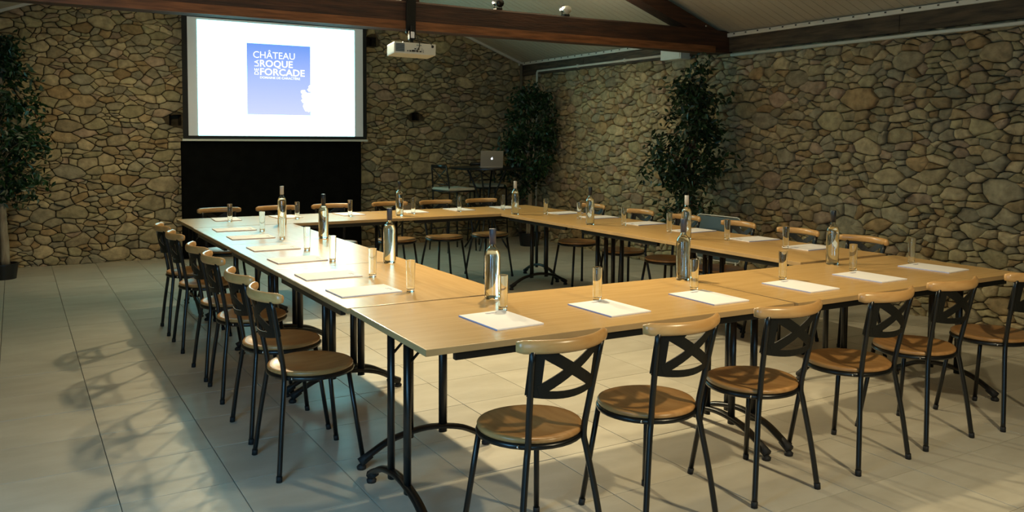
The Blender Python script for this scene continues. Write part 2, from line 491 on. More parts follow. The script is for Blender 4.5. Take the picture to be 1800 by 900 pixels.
# trim at the foot of the slope with its screws
bm = bmesh.new(); box(bm, X1-.075, X1-.03, Y0, Y1, 2.535, 2.575, .004)
t1 = tag(link('trim_1', bm, M['trim'], smooth=False), kind='structure')
bm = bmesh.new()
y = .1
while y < 8:
    box(bm, X1-.081, X1-.074, y-.008, y+.008, 2.556, 2.568); y += .16
tag(link('screw_heads', bm, M['black'], t1, smooth=False), kind='stuff')
bm = bmesh.new()
a = Vector((RIDX, Y1-.03, RIDZ-.03)); 
for xe, s in ((X1-.03, 1), (X0, -1)):
    tube(bm, [(RIDX, Y1-.045, RIDZ-.022), (xe, Y1-.045, zc(xe)-.022)], .022, 4, cap=True, upv=(0, .7, .7))
tag(link('trim_2', bm, M['trim'], smooth=False), kind='structure')
# wall plate under the eave
bm = bmesh.new()
yy = Y0
while yy < Y1-.01:
    y2 = min(yy+2.3, Y1)
    box(bm, X1-.05, X1+.10, yy+.004, y2, 2.385, 2.535, .008); yy = y2
tag(link('wall_plate', bm, M['plate'], wr, smooth=False))

# ------------------------------------------------------------------ roof truss
truss = empty('roof_truss', (0, 3.98, 2.36))
tag(truss, 'dark red-brown timber roof truss spanning the room above the tables', 'beam')
def part_world(name, bm, m_, parent, smooth=True):
    bmesh.ops.translate(bm, verts=bm.verts, vec=-parent.location)
    return link(name, bm, m_, parent, smooth)
bm = bmesh.new()
n = 24
ring = []
for i in range(n+1):
    x = X0+(X1-X0)*i/n
    wob = .008*noise.noise(Vector((x*1.3, 0, 0))); wz = .008*noise.noise(Vector((x*1.1, 5, 0)))
    ring.append([bm.verts.new(c) for c in ((x, 3.88+wob, 2.372+wz), (x, 3.87+wob, 2.40+wz), (x, 3.88+wob, 2.585+wz), (x, 3.895+wob, 2.60+wz), (x, 4.07+wob, 2.60+wz), (x, 4.08+wob, 2.37+wz))])
for i in range(n):
    for k in range(6):
        bm.faces.new((ring[i][k], ring[i][(k+1) % 6], ring[i+1][(k+1) % 6], ring[i+1][k]))
bm.faces.new(ring[0]); bm.faces.new(list(reversed(ring[-1])))
bmesh.ops.recalc_face_normals(bm, faces=bm.faces)
part_world('tie_beam', bm, M['beam'], truss, False)
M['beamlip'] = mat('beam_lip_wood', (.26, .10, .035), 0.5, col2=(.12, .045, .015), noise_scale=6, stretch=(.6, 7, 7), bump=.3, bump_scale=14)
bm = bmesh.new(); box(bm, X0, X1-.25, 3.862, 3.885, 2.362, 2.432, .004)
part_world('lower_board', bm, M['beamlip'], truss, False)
for s, nm in ((1, 'rafter'), (-1, 'rafter')):
    bm = bmesh.new()
    xe = X1-.05 if s > 0 else X0+.05
    xr = RIDX
    vs = []
    for yv in (3.89, 4.06):
        for p in ((xe, 2.40), (xr, RIDZ-.24), (xr, RIDZ-.05), (xe, zc(xe)-.045)):
            vs.append(bm.verts.new((p[0], yv, p[1])))
    bm.faces.new(vs[:4]); bm.faces.new(list(reversed(vs[4:])))
    for i in range(4): j = (i+1) % 4; bm.faces.new((vs[j], vs[i], vs[i+4], vs[j+4]))
    bmesh.ops.recalc_face_normals(bm, faces=bm.faces)
    part_world(nm, bm, M['beam'], truss, False)
bm = bmesh.new(); box(bm, RIDX-.08, RIDX+.08, 3.90, 4.05, 2.60, RIDZ-.1, .006)
part_world('king_post', bm, M['beam'], truss, False)
# bolts of the joint
for bx, bz in ((4.93, 2.63), (5.06, 2.575)):
    bm = bmesh.new(); lathe(bm, [(0, 0), (.011, 0), (.011, .008), (0, .010)], 8)
    bmesh.ops.rotate(bm, verts=bm.verts, matrix=Matrix.Rotation(pi/2, 3, 'X')); bmesh.ops.translate(bm, verts=bm.verts, vec=(bx, 3.888, bz))
    part_world('bolt', bm, M['chrome'], truss)

# conduits, corner pipe, wall speaker
bm = bmesh.new()
tube(bm, [(X1-.03, -3.0, 2.352), (X1-.03, 3.86, 2.352)], .018, 6, cap=True)
c1 = tag(link('cable_conduit', bm, M['conduit']), 'white cable conduit along the right wall, nearer the viewer than the beam', 'conduit')
bm = bmesh.new()
tube(bm, [(X1-.06, 4.90, 2.425), (X1-.06, 7.60, 2.425), (X1-.06, 7.62, 2.40), (X1-.06, 7.62, .05)], .016, 6)
for yy in (5.6, 6.6): box(bm, X1-.08, X1-.05, yy-.012, yy+.012, 2.404, 2.446)
link_ = tag(link('cable_conduit', bm, M['conduit']), 'white cable conduit turning down into the corner beyond the beam', 'conduit')
bm = bmesh.new(); tube(bm, [(X1-.08, Y1-.10, .02), (X1-.08, Y1-.10, 2.55)], .022, 10)
tag(link('corner_pipe', bm, M['pipe']), 'thin grey-brown vertical pipe in the far corner of the room', 'pipe')
sp = empty('wall_speaker', (X1-.08, 4.64, 2.355)); tag(sp, 'white box loudspeaker high on the right wall under the eave', 'speaker')
bm = bmesh.new(); box(bm, -.10, .05, -.17, .17, 0, .18, .008); link('casing', bm, M['conduit'], sp, False)
bm = bmesh.new(); box(bm, -.106, -.099, -.15, .15, .015, .165, .003); link('grille', bm, M['trim'], sp, False)
bm = bmesh.new(); box(bm, .05, .10, -.04, .04, .05, .12); link('bracket', bm, M['black'], sp, False)

# ------------------------------------------------------------------ spot lamps and projector
def beam_spot(x, label, white):
    t = empty('spotlight', (x, 3.93, 2.60)); tag(t, label, 'spotlight', 'spotlights on the beam')
    bm = bmesh.new(); box(bm, -.03, .03, -.03, .03, 0, .018, .003); link('base', bm, M['black'], t, False)
    bm = bmesh.new(); tube(bm, [(-.035, 0, .015), (-.04, 0, .05), (.04, 0, .05), (.035, 0, .015)], .005, 6); link('yoke', bm, M['black'], t)
    bm = bmesh.new(); tube(bm, [(0, .04, .08), (0, -.02, .062), (0, -.045, .055)], [.022, .034, .038], 12); link('lamp_head', bm, M['white_pl'] if white else M['black'], t)
    bm = bmesh.new(); tube(bm, [(0, .07, .085), (0, .03, .075)], [.026, .034], 10); link('lamp_cap', bm, M['black'], t)
beam_spot(2.50, 'black spotlight sitting on the beam, nearer the projector', False)
beam_spot(3.22, 'spotlight with a pale head on the beam, farther right', True)

pj = empty('projector', (1.615, 3.80, 2.14)); tag(pj, 'white ceiling projector hanging under the beam on a black mount', 'projector')
pj.scale = (.86, .7, .95)
pj.rotation_euler = (radians(-3), radians(1.5), radians(-6))
bm = bmesh.new(); box(bm, -.205, .205, -.14, .16, 0, .098, .012); link('casing', bm, M['white_pl'], pj, False)
bm = bmesh.new(); box(bm, -.195, -.105, -.1445, -.138, .015, .085, .003); gr = link('grille', bm, M['grey_pl'], pj, False)
for k in range(6):
    bm = bmesh.new(); z = .02+k*.0115; box(bm, -.19, -.11, -.147, -.143, z, z+.004); link('slat', bm, M['panel'], gr, False)
pts = [(-.075, .02, .012, .008), (-.05, .02, .018, .010), (-.02, .02, .03, .014), (.02, .02, .02, .01), (.05, .02, .018, .010), (.0, .042, .016, .008), (.03, .042, .02, .008), (.065, .03, .006, .006), (.065, .045, .006, .006), (.08, .02, .006, .006), (.08, .035, .006, .006)]
for x, z, a, b in pts:
    bm = bmesh.new(); box(bm, x-a/2, x+a/2, -.1445, -.138, z, z+b); link('port', bm, M['black'], pj, False)
bm = bmesh.new(); box(bm, .01, .06, -.1435, -.139, .075, .083); link('rating_label', bm, M['grey_pl'], pj, False)
bm = bmesh.new(); tube(bm, [(.17, -.14, .075), (.17, -.150, .075)], .012, 10); link('knob', bm, M['black'], pj)
bm = bmesh.new(); tube(bm, catmull([(-.02, -.145, .025), (.01, -.18, .03), (.035, -.165, .08), (.03, -.10, .15), (.01, -.03, .22)]), .004, 6); link('cable', bm, M['rubber'], pj)
bm = bmesh.new(); tube(bm, catmull([(.17, -.145, .08), (.13, -.12, .12), (.05, -.06, .14), (.02, 0, .16)]), .003, 6); link('cable', bm, M['rubber'], pj)
bm = bmesh.new(); box(bm, -.10, .12, -.06, .08, .098, .112, .003); tube(bm, [(0, 0, .10), (0, 0, .26)], .016, 10); box(bm, -.03, .03, -.03, .03, .14, .19, .004); link('mount', bm, M['black'], pj, False)
bm = bmesh.new(); box(bm, -.018, .018, -.036, -.030, .15, .205, .002); link('mount_label', bm, M['paper'], pj, False)
bm = bmesh.new(); tube(bm, [(-.035, -.02, .10), (-.035, -.02, .21)], .003, 6); link('mount_screw', bm, M['chrome'], pj)
bm = bmesh.new(); box(bm, -.045, .05, .035, .065, .20, .60, .004); link('beam_bracket', bm, M['black'], pj, False)

# ------------------------------------------------------------------ projection screen
SY = 7.86
ps = empty('projection_screen', (1.63, SY, 1.43)); tag(ps, 'pull-down projection screen with black border showing a bright title slide', 'screen')
def sbox(name, x0, x1, y0, y1, z0, z1, m_, parent=ps, bev=0):
    bm = bmesh.new(); box(bm, x0-1.63, x1-1.63, y0-SY, y1-SY, z0-1.43, z1-1.43, bev); return link(name, bm, m_, parent, False)
fab = bpy.data.materials.new('screen_fabric'); fab.use_nodes = True
b = fab.node_tree.nodes['Principled BSDF']; b.inputs['Base Color'].default_value = (.6, .6, .6, 1); b.inputs['Roughness'].default_value = .9
b.inputs['Emission Color'].default_value = (.62, .72, .70, 1); b.inputs['Emission Strength'].default_value = .09  # projector spill on the fabric, put in as a faint emission
sbox('fabric', .555, 2.715, SY, SY+.004, 1.472, 2.87, fab)
for nm, a in (('border_left', (.495, .556, 1.44, 3.02)), ('border_right', (2.714, 2.765, 1.44, 3.02)), ('border_top', (.556, 2.714, 2.865, 3.02)), ('border_bottom', (.556, 2.714, 1.44, 1.475))):
    sbox('border', a[0], a[1], SY-.001, SY+.005, a[2], a[3], M['border'])
sbox('weight_bar', .485, 2.775, SY-.012, SY+.014, 1.412, 1.436, M['conduit'], bev=.004)
sbox('housing', .44, 2.82, SY-.05, SY+.06, 3.02, 3.12, M['conduit'], bev=.01)
for x in (.7, 2.5): sbox('bracket', x, x+.04, SY+.03, Y1-.05, 3.12, 3.15, M['black'])
slide = sbox('projected_slide', .668, 2.598, SY-.004, SY-.001, 1.478, 2.838, emat('slide_white', (.30, .90, .93), 7.0))
# poster on the slide: blue fading to lavender, as shown
pm = bpy.data.materials.new('slide_poster'); pm.use_nodes = True
nt = pm.node_tree; b = nt.nodes['Principled BSDF']; b.inputs['Base Color'].default_value = (.02, .02, .02, 1)
tc = nt.nodes.new('ShaderNodeTexCoord'); sx = nt.nodes.new('ShaderNodeSeparateXYZ'); cr = nt.nodes.new('ShaderNodeValToRGB')
nt.links.new(tc.outputs['Generated'], sx.inputs[0]); nt.links.new(sx.outputs['Z'], cr.inputs[0]); nt.links.new(cr.outputs[0], b.inputs['Emission Color'])
cr.color_ramp.elements[0].color = (.50, .56, .86, 1); cr.color_ramp.elements[1].color = (.13, .27, .72, 1)
e = cr.color_ramp.elements.new(.5); e.color = (.34, .44, .82, 1)
b.inputs['Emission Strength'].default_value = 1.35
sbox('poster', 1.235, 2.018, SY-.0055, SY-.0045, 1.737, 2.60, pm, slide)
LT = emat('slide_lettering', (.95, 1, .97), 1.6)
def text(s, x0, x1, z, cap, bold, rot=0):
    cu = bpy.data.curves.new('t', 'FONT'); cu.body = s; cu.size = 1.0; cu.offset = bold; cu.extrude = 0.004; cu.resolution_u = 3
    o = bpy.data.objects.new('t', cu); COL.objects.link(o)
    bpy.context.view_layer.update()
    dg = bpy.context.evaluated_depsgraph_get()
    me = bpy.data.meshes.new_from_object(o.evaluated_get(dg))
    bpy.data.objects.remove(o); bpy.data.curves.remove(cu)
    xs = [v.co.x for v in me.vertices]; x_a, x_b = min(xs), max(xs)
    CAPH = .69
    kx = (x1-x0)/(x_b-x_a); kz = cap/CAPH
    for v in me.vertices:
        a = (v.co.x-x_a)*kx; c = v.co.y*kz; d = v.co.z*.02
        if rot: v.co = (x0_r-c-1.63, -.0062-d, z+a-1.43)
        else: v.co = (x0+a-1.63, -.0062-d, z+c-1.43)
    me.name = 'lettering'; me.materials.clear(); me.materials.append(LT)
    oo = bpy.data.objects.new('lettering', me); COL.objects.link(oo); oo.parent = slide
    return oo
text('CHÂTEAU', 1.312, 1.822, 2.425, .080, 0.0)
text('ROQUE', 1.392, 1.795, 2.323, .080, .018)
text('FORCADE', 1.392, 1.945, 2.222, .080, .018)
text('DOMAINE DE CARACTÈRE', 1.392, 1.886, 2.178, .026, .012)
x0_r = 1.375
text('LA', 0, .078, 2.323, .050, .01, rot=1)
text('DE', 0, .078, 2.222, .050, .01, rot=1)
# pale tree silhouette at the lower right of the poster
bm = bmesh.new(); rnd = random.Random(4)
for cx, cz, r in ((1.93, 2.03, .035), (1.945, 1.985, .045), (1.97, 1.95, .05), (1.935, 1.925, .04), (2.0, 1.90, .06), (1.975, 1.85, .05), (1.945, 1.865, .028), (2.0, 1.82, .045), (1.965, 1.81, .03), (2.0, 2.06, .025), (2.01, 2.10, .02), (1.99, 1.985, .04), (2.005, 1.95, .05)):
    vs = []
    for k in range(14):
        rr = r*rnd.uniform(.7, 1.15); a = 2*pi*k/14
        vs.append(bm.verts.new((min(cx+rr*cos(a), 2.02)-1.63, -.0062, cz+rr*sin(a)-1.43)))
    bm.faces.new(vs)
link('tree_silhouette', bm, LT, slide, False)

# black cloth below the screen
bm = bmesh.new(); nx, nz = 60, 12; g = []
for i in range(nx+1):
    row = []
    for k in range(nz+1):
        x = .475+2.235*i/nx; z = .01+1.40*k/nz
        y = 7.93+.018*sin(x*9+.8*sin(z*2))*(1-.5*k/nz)+.012*noise.noise(Vector((x*4, z*1.5, 0)))
        row.append(bm.verts.new((x-1.6, y-7.93, z)))
    g.append(row)
for i in range(nx):
    for k in range(nz): bm.faces.new((g[i][k], g[i+1][k], g[i+1][k+1], g[i][k+1]))
bmesh.ops.solidify(bm, geom=bm.faces[:], thickness=.006)
cl = link('cloth', bm, M['cloth'], loc=(1.6, 7.93, 0)); cl.name = 'hanging_cloth'
tag(cl, 'black cloth hanging to the floor below the projection screen', 'cloth')

# ------------------------------------------------------------------ folding tables
def make_table(L):
    """top L (local x) by 0.8 (local y), origin on the floor at its centre"""
    t = empty('folding_table')
    bm = bmesh.new(); box(bm, -L/2+.001, L/2-.001, -.398, .398, .715, .74, .0025)
    top = link('tabletop', bm, M['beech'], t, False)
    bm = bmesh.new()
    for a in ((-L/2, -L/2+.002, -.399, .399), (L/2-.002, L/2, -.399, .399)): box(bm, a[0], a[1], a[2], a[3], .7165, .7385)
    for a in ((-L/2, L/2, -.4, -.398), (-L/2, L/2, .398, .4)): box(bm, a[0], a[1], a[2], a[3], .7165, .7385)
    link('edge_band', bm, M['edge'], top, False)
    for s in (-1, 1):
        bm = bmesh.new(); box(bm, -L/2+.12, L/2-.12, s*.375-.012, s*.375+.012, .685, .714, .003); link('long_rail', bm, M['black'], t, False)
    for s in (-1, 1):
        x = s*(L/2-.06)
        bm = bmesh.new(); box(bm, x-.03, x+.03, -.33, .33, .695, .7145, .003)
        lf = link('leg_frame', bm, M['black'], t, False)
        for q in (-.085, .085):
            bm = bmesh.new(); tube(bm, [(x, q, .10), (x, q, .70)], .014, 10, rb=.021, upv=(1, 0, 0)); link('post', bm, M['black'], lf)
        bm = bmesh.new()
        tube(bm, catmull([(x, -.315, .035), (x, -.26, .068), (x, -.16, .112), (x, 0, .135), (x, .16, .112), (x, .26, .068), (x, .315, .035)], 5), .014, 8, rb=.021, upv=(0, 0, 1))
        link('foot', bm, M['black'], lf)
        for q in (-.315, .315):
            bm = bmesh.new(); tube(bm, [(x, q*.86, .058), (x, q*1.02, .030)], [.019, .022], 8); lathe(bm, [(0, 0), (.020, 0), (.022, .012), (.012, .022), (0, .024)], 10, (x, q, 0))
            link('glide', bm, M['rubber'], lf)
        bm = bmesh.new(); tube(bm, [(x, .085, .60), (x-s*.10, .085, .700)], .006, 6); tube(bm, [(x, -.085, .60), (x-s*.10, -.085, .700)], .006, 6)
        box(bm, x-s*.12-.02, x-s*.12+.02, -.12, .12, .688, .714)
        link('brace', bm, M['black'], lf, False)
    return t
T18 = make_table(1.8); T12 = make_table(1.2)
# the 1.2 m ones are turned a quarter; give them a grain along their run via their own mesh
def place(src, used, loc, rz, label, group=None):
    o = src if not used else copy_tree(src)
    o.location = loc; o.rotation_euler = (0, 0, rz)
    tag(o, label, None, group); o['category'] = 'table'
    return o
place(T18, False, (.90, .375, 0), radians(-1.1), 'long beech folding table, left half of the near row', 'long folding tables')
place(T18, True, (2.71, .345, 0), radians(-.2), 'long beech folding table, right half of the near row', 'long folding tables')
place(T18, True, (.90, 4.825, 0), radians(.3), 'long beech folding table, left half of the far row', 'long folding tables')
place(T18, True, (2.707, 4.825, 0), radians(.2), 'long beech folding table, right half of the far row', 'long folding tables')
nth3 = ('nearest', 'middle', 'farthest')
for k in range(3):
    place(T12, k > 0, (.395, .803+.6+1.202*k, 0), radians(90), 'short beech folding table, %s of three in the left column' % nth3[k], 'short folding tables')
for k in range(3):
    place(T12, True, (3.22, .803+.6+1.202*k, 0), radians(90), 'short beech folding table, %s of three in the right column' % nth3[k], 'short folding tables')

# ------------------------------------------------------------------ chairs
def make_chair():
    t = empty('chair')
    # seat: round, slightly dished
    bm = bmesh.new(); seg = 40; rings = []
    prof = [(0, .442), (.05, .4425), (.10, .4445), (.15, .4495), (.178, .4530), (.188, .4515), (.1915, .446), (.190, .438), (.182, .434), (0, .434)]
    lathe(bm, prof, seg)
    for v in bm.verts:   # saddle
        if v.co.z > .441: v.co.z += -.006*max(0, 1-(v.co.x**2+(v.co.y+.03)**2)/.012) + .004*(v.co.x/.19)**2
    link('seat', bm, M['seat'], t)
    bm = bmesh.new()
    P = [(.186*cos(2*pi*k/32), .186*sin(2*pi*k/32), .425) for k in range(33)]
    tube(bm, P, .011, 8, cap=False, upv=(0, 0, 1)); link('seat_ring', bm, M['black'], t)
    for s in (-1, 1):
        bm = bmesh.new()
        pts = catmull([(s*.186, -.205, .008), (s*.160, -.186, .20), (s*.132, -.165, .37), (s*.121, -.160, .44), (s*.130, -.178, .56), (s*.147, -.218, .775)], 5)
        tube(bm, pts, .0115, 8, upv=(1, 0, 0)); lg = link('rear_leg', bm, M['black'], t)
        bm = bmesh.new(); tube(bm, [(s*.1865, -.2055, 0), (s*.185, -.204, .025)], .0135, 8); link('foot_cap', bm, M['rubber'], lg)
        bm = bmesh.new(); tube(bm, [(s*.170, .185, .008), (s*.128, .132, .425)], .011, 8, upv=(1, 0, 0)); lg = link('front_leg', bm, M['black'], t)
        bm = bmesh.new(); tube(bm, [(s*.1705, .1855, 0), (s*.168, .182, .025)], .013, 8); link('foot_cap', bm, M['rubber'], lg)
        bm = bmesh.new(); lathe(bm, [(0, 0), (.006, 0), (.006, .004), (0, .006)], 8)
        bmesh.ops.rotate(bm, verts=bm.verts, matrix=Matrix.Rotation(pi/2, 3, 'X')); bmesh.ops.translate(bm, verts=bm.verts, vec=(s*.145, -.132, .427))
        bmesh.ops.rotate(bm, verts=bm.verts, matrix=Matrix.Rotation(0, 3, 'Z')); link('bolt', bm, M['chrome'], t)
    # curved wooden top rail
    def arc(u): return (-.262 + .075*(u/.19)**2)
    bm = bmesh.new(); n = 18; pts = []; ra = []; rb = []
    for i in range(n+1):
        u = -.192+.384*i/n
        e_ = min(1, (1-abs(u)/.192)*14+.72)
        pts.append((u, arc(u), .788)); ra.append(.0238*e_); rb.append(.0135*e_)
    tube(bm, pts, ra, 12, rb=rb, upv=(0, 0, 1)); link('top_rail', bm, M['rail'], t)
    # pierced X panel: bars of one curved sheet
    def strip(bm, f, n, wfun, th):
        A = []
        for i in range(n+1):
            u, z = f(i/n); du, dz = wfun(i/n)
            row = []
            for sgn in (1, -1):
                uu, zz = u+sgn*du, z+sgn*dz
                pass
                for dd in (th, -th): row.append(bm.verts.new((uu, arc(uu)+.002+dd + (.78-zz)*.19, zz)))
            A.append(row)
        for i in range(n):
            a, c = A[i], A[i+1]
            bm.faces.new((a[0], a[2], c[2], c[0])); bm.faces.new((a[3], a[1], c[1], c[3]))
            bm.faces.new((a[0], c[0], c[1], a[1])); bm.faces.new((a[2], a[3], c[3], c[2]))
        bm.faces.new((A[0][0], A[0][1], A[0][3], A[0][2])); bm.faces.new((A[-1][0], A[-1][2], A[-1][3], A[-1][1]))
    bm = bmesh.new()
    zt, zb = .772, .632; W_ = .147
    strip(bm, lambda t_: (-W_+2*W_*t_, zt-.004), 12, lambda t_: (0, .006), .0016)
    strip(bm, lambda t_: (-W_+2*W_*t_, zb-.004-.016*(1-(2*t_-1)**2)), 12, lambda t_: (0, .014), .0017)
    for s in (-1, 1):
        strip(bm, lambda t_: (s*(W_-.018), zb-.012+(zt-zb+.012)*t_), 4, lambda t_: (.023, 0), .0018)
        strip(bm, lambda t_: (s*(-.115+.23*t_), zb+.0+(zt-zb)*t_), 10, lambda t_: (-s*.006, .019), .0019+.0002*s)
    bmesh.ops.recalc_face_normals(bm, faces=bm.faces)
    link('back_panel', bm, M['panel'], t, False)
    return t
CH = make_chair()
ordn = ['first', 'second', 'third', 'fourth', 'fifth', 'sixth']
first = [True]
def chair(x, y, rz, label, group):
    o = CH if first[0] else copy_tree(CH); first[0] = False
    o.location = (x, y, 0); o.rotation_euler = (0, 0, rz)
    tag(o, label, None, group); o['category'] = 'chair'
for k, (x, y, a) in enumerate([(.365, -.09, 4), (.90, -.095, 3), (1.49, -.085, 0), (2.125, -.075, 2), (2.665, -.05, 0), (3.27, -.09, -3)]):
    chair(x, y, radians(a), 'round-seated beech and black metal chair at the near row, %s from the left' % ordn[k], 'chairs along the near row')
for k, (x, y, a) in enumerate([(-.078, 1.09, -88), (-.07, 1.60, -89), (-.055, 2.285, -91), (-.055, 2.78, -89), (-.06, 3.54, -90), (-.06, 4.11, -91)]):
    chair(x, y, radians(a), 'chair with pale curved top rail left of the left column, %s from the viewer' % ordn[k], 'chairs along the left column')
for k, (x, a) in enumerate([(.40, 180), (.93, 182), (1.46, 180), (2.08, 179), (2.61, 182), (3.15, 181)]):
    chair(x, 5.22, radians(a), 'chair behind the far row with its back to the stone wall, %s from the left' % ordn[k], 'chairs behind the far row')
for k, (y, a) in enumerate([(1.10, 90), (1.66, 91), (2.27, 88), (2.89, 90), (3.50, 90), (4.24, 92)]):
    chair(3.60, y, radians(a), 'chair between the right column and the right wall, %s from the viewer' % ordn[k], 'chairs along the right column')

# pale framed grey panel behind the right-hand chairs
fp = empty('framed_panel', (4.02, 2.72, 0), radians(4)); tag(fp, 'blue-grey panel in a thin pale tubular frame behind the right-hand chairs', 'panel')
bm = bmesh.new(); box(bm, -.004, .004, -.235, .235, .43, .80, .002); link('board', bm, M['bluegrey'], fp, False)
bm = bmesh.new()
def rrect(y0, y1, z0, z1, r, n=5):
    out = []
    for cy_, cz_, a0 in ((y1-r, z1-r, 0), (y0+r, z1-r, 90), (y0+r, z0+r, 180), (y1-r, z0+r, 270)):
        for k in range(n+1):
            a = radians(a0+90*k/n); out.append((0, cy_+r*cos(a), cz_+r*sin(a)))
    out.append(out[0]); return out
tube(bm, rrect(-.245, .245, .42, .81, .04), .0045, 6, cap=False, upv=(1, 0, 0)); link('frame', bm, M['conduit'], fp)
for s in (-1, 1):
    bm = bmesh.new(); tube(bm, [(0, s*.2, .43), (.02, s*.2, .01)], .008, 6); link('leg', bm, M['conduit'], fp)
    bm = bmesh.new(); tube(bm, [(-.14, s*.2, .009), (.16, s*.2, .009)], .009, 6); link('foot', bm, M['conduit'], fp)

# ------------------------------------------------------------------ notepads, glasses, bottles
def make_pad():
    t = empty('notepad')
    bm = bmesh.new(); box(bm, -.108, .108, -.150, .150, 0, .006, .0008); link('sheets', bm, M['paper'], t, False)
    bm = bmesh.new(); box(bm, -.109, -.1075, -.151, .151, .0003, .0058); link('bound_edge', bm, M['paperedge'], t, False)
    bm = bmesh.new(); box(bm, -.0, .055, .118, .124, .0061, .0064); box(bm, .0, .035, .108, .112, .0061, .0064); link('letterhead', bm, M['ink'], t, False)
    return t
PAD = make_pad(); fpad = [True]
def pad(x, y, rz, label, group):
    o = PAD if fpad[0] else copy_tree(PAD); fpad[0] = False
    o.location = (x, y, .7402); o.rotation_euler = (0, 0, rz); tag(o, label, None, group); o['category'] = 'notepad'
F = [(.452, .277, 2), (.981, .260, 2), (1.534, .233, 0), (2.155, .235, 1), (2.711, .251, 1), (3.315, .278, 4)]
for k, (x, y, a) in enumerate(F): pad(x, y, radians(a), 'white notepad on the near table row, %s from the left' % ordn[k], 'notepads on the near row')
LP = [(.200, 1.146, -88), (.197, 1.662, -90), (.219, 2.301, -88), (.232, 2.89, -90), (.246, 3.565, -91), (.254, 4.13, -92)]
for k, (x, y, a) in enumerate(LP): pad(x, y, radians(a), 'white notepad on the left table column, %s from the viewer' % ordn[k], 'notepads on the left column')
FR = [(.373, 5.00), (.895, 5.0), (1.498, 5.0), (2.15, 4.98), (2.662, 5.0), (3.204, 5.0)]
for k, (x, y) in enumerate(FR): pad(x, y, radians(180+(-3, 4, 2, -4, 1, -2)[k]), 'white notepad on the far table row, %s from the left' % ordn[k], 'notepads on the far row')
RT = [(3.41, 4.189), (3.45, 3.677), (3.455, 3.032), (3.44, 2.403), (3.448, 1.77), (3.43, 1.25)]
for k, (x, y) in enumerate(reversed(RT)): pad(x, y, radians(90+(2, -2, 3, 1, -3, 2)[k]), 'white notepad on the right table column, %s from the viewer' % ordn[k], 'notepads on the right column')

def make_glass():
    bm = bmesh.new()
    lathe(bm, [(0, 0), (.0175, 0), (.019, .002), (.0225, .148), (.0222, .150), (.0216, .1495), (.0186, .016), (.016, .012), (0, .012)], 28)
    return sharp(link('tumbler', bm, M['glass']), 30)
GL = make_glass(); fgl = [True]
def glass(x, y, label, group):
    o = GL if fgl[0] else GL.copy()
    if not fgl[0]: COL.objects.link(o)
    fgl[0] = False
    o.location = (x, y, .7404); tag(o, label, 'glass', group)
for k, (x, y) in enumerate([(.563, .452), (1.047, .434), (1.614, .415), (2.236, .420), (2.824, .441), (3.385, .463)]):
    glass(x, y, 'empty clear tumbler on the near table row, %s from the left' % ordn[k], 'tumblers on the near row')
for k, (x, y) in enumerate([(.392, 1.035), (.388, 1.519), (.388, 2.164), (.398, 2.70), (.423, 3.376), (.425, 3.95)]):
    glass(x, y, 'empty clear tumbler on the left table column, %s from the viewer' % ordn[k], 'tumblers on the left column')
for k, (x, y) in enumerate([(.368, 4.82), (.946, 4.80), (1.446, 4.82), (2.071, 4.80), (2.572, 4.81), (3.075, 4.82)]):
    glass(x, y, 'empty clear tumbler on the far table row, %s from the left' % ordn[k], 'tumblers on the far row')
for k, (x, y) in enumerate([(3.244, 1.292), (3.24, 1.831), (3.215, 2.433), (3.22, 3.015), (3.20, 3.642), (3.18, 4.173)]):
    glass(x, y, 'empty clear tumbler on the right table column, %s from the viewer' % ordn[k], 'tumblers on the right column')

def make_bottle(capm):
    t = empty('water_bottle')
    bm = bmesh.new()
    lathe(bm, [(0, .006), (.026, .001), (.032, 0), (.0355, .005), (.036, .02), (.036, .195), (.034, .210), (.028, .223), (.018, .233), (.0138, .243), (.0135, .290),
               (.0110, .290), (.0112, .243), (.0150, .2345), (.025, .222), (.0312, .209), (.0332, .195), (.0332, .018), (.030, .010), (0, .014)], 32)
    sharp(link('glass_body', bm, M['glass'], t), 40)
    bm = bmesh.new()
    lathe(bm, [(0, .0145), (.0295, .0105), (.0330, .0185), (.0330, .195), (.0310, .2085), (.0255, .2205), (0, .2205)], 32)
    sharp(link('water', bm, M['water'], t), 40)
    bm = bmesh.new(); lathe(bm, [(.0140, .250), (.0155, .250), (.0155, .318), (.0145, .320), (0, .320)], 20); link('cap', bm, capm, t)
    return t
BT = {k: make_bottle(M[k]) for k in ('cap_w', 'cap_d', 'cap_g')}
ub = set()
B = [(.691, 4.36, 'cap_w', 'water bottle with a white cap at the far end of the left column'),
     (.693, 3.271, 'cap_d', 'water bottle with a dark cap mid-way along the left column'),
     (1.87, 4.66, 'cap_d', 'water bottle with a dark cap on the inner edge of the far row'),
     (.657, 1.941, 'cap_g', 'water bottle with a grey cap on the near half of the left column'),
     (.651, .70, 'cap_g', 'water bottle with a grey cap at the left of the near row'),
     (2.90, 4.28, 'cap_w', 'water bottle with a white cap at the far inner corner of the tables'),
     (2.985, 3.177, 'cap_d', 'water bottle with a dark cap half-way down the right column'),
     (3.018, 2.021, 'cap_w', 'water bottle with a white cap on the near half of the right column'),
     (1.768, .667, 'cap_g', 'water bottle with a grey cap in the middle of the near row'),
     (2.923, .660, 'cap_d', 'water bottle with a dark cap at the right of the near row')]
for x, y, c, lb in B:
    o = BT[c] if c not in ub else copy_tree(BT[c]); ub.add(c)
    o.location = (x, y, .7404); tag(o, lb, None, 'water bottles on the tables'); o['category'] = 'bottle'

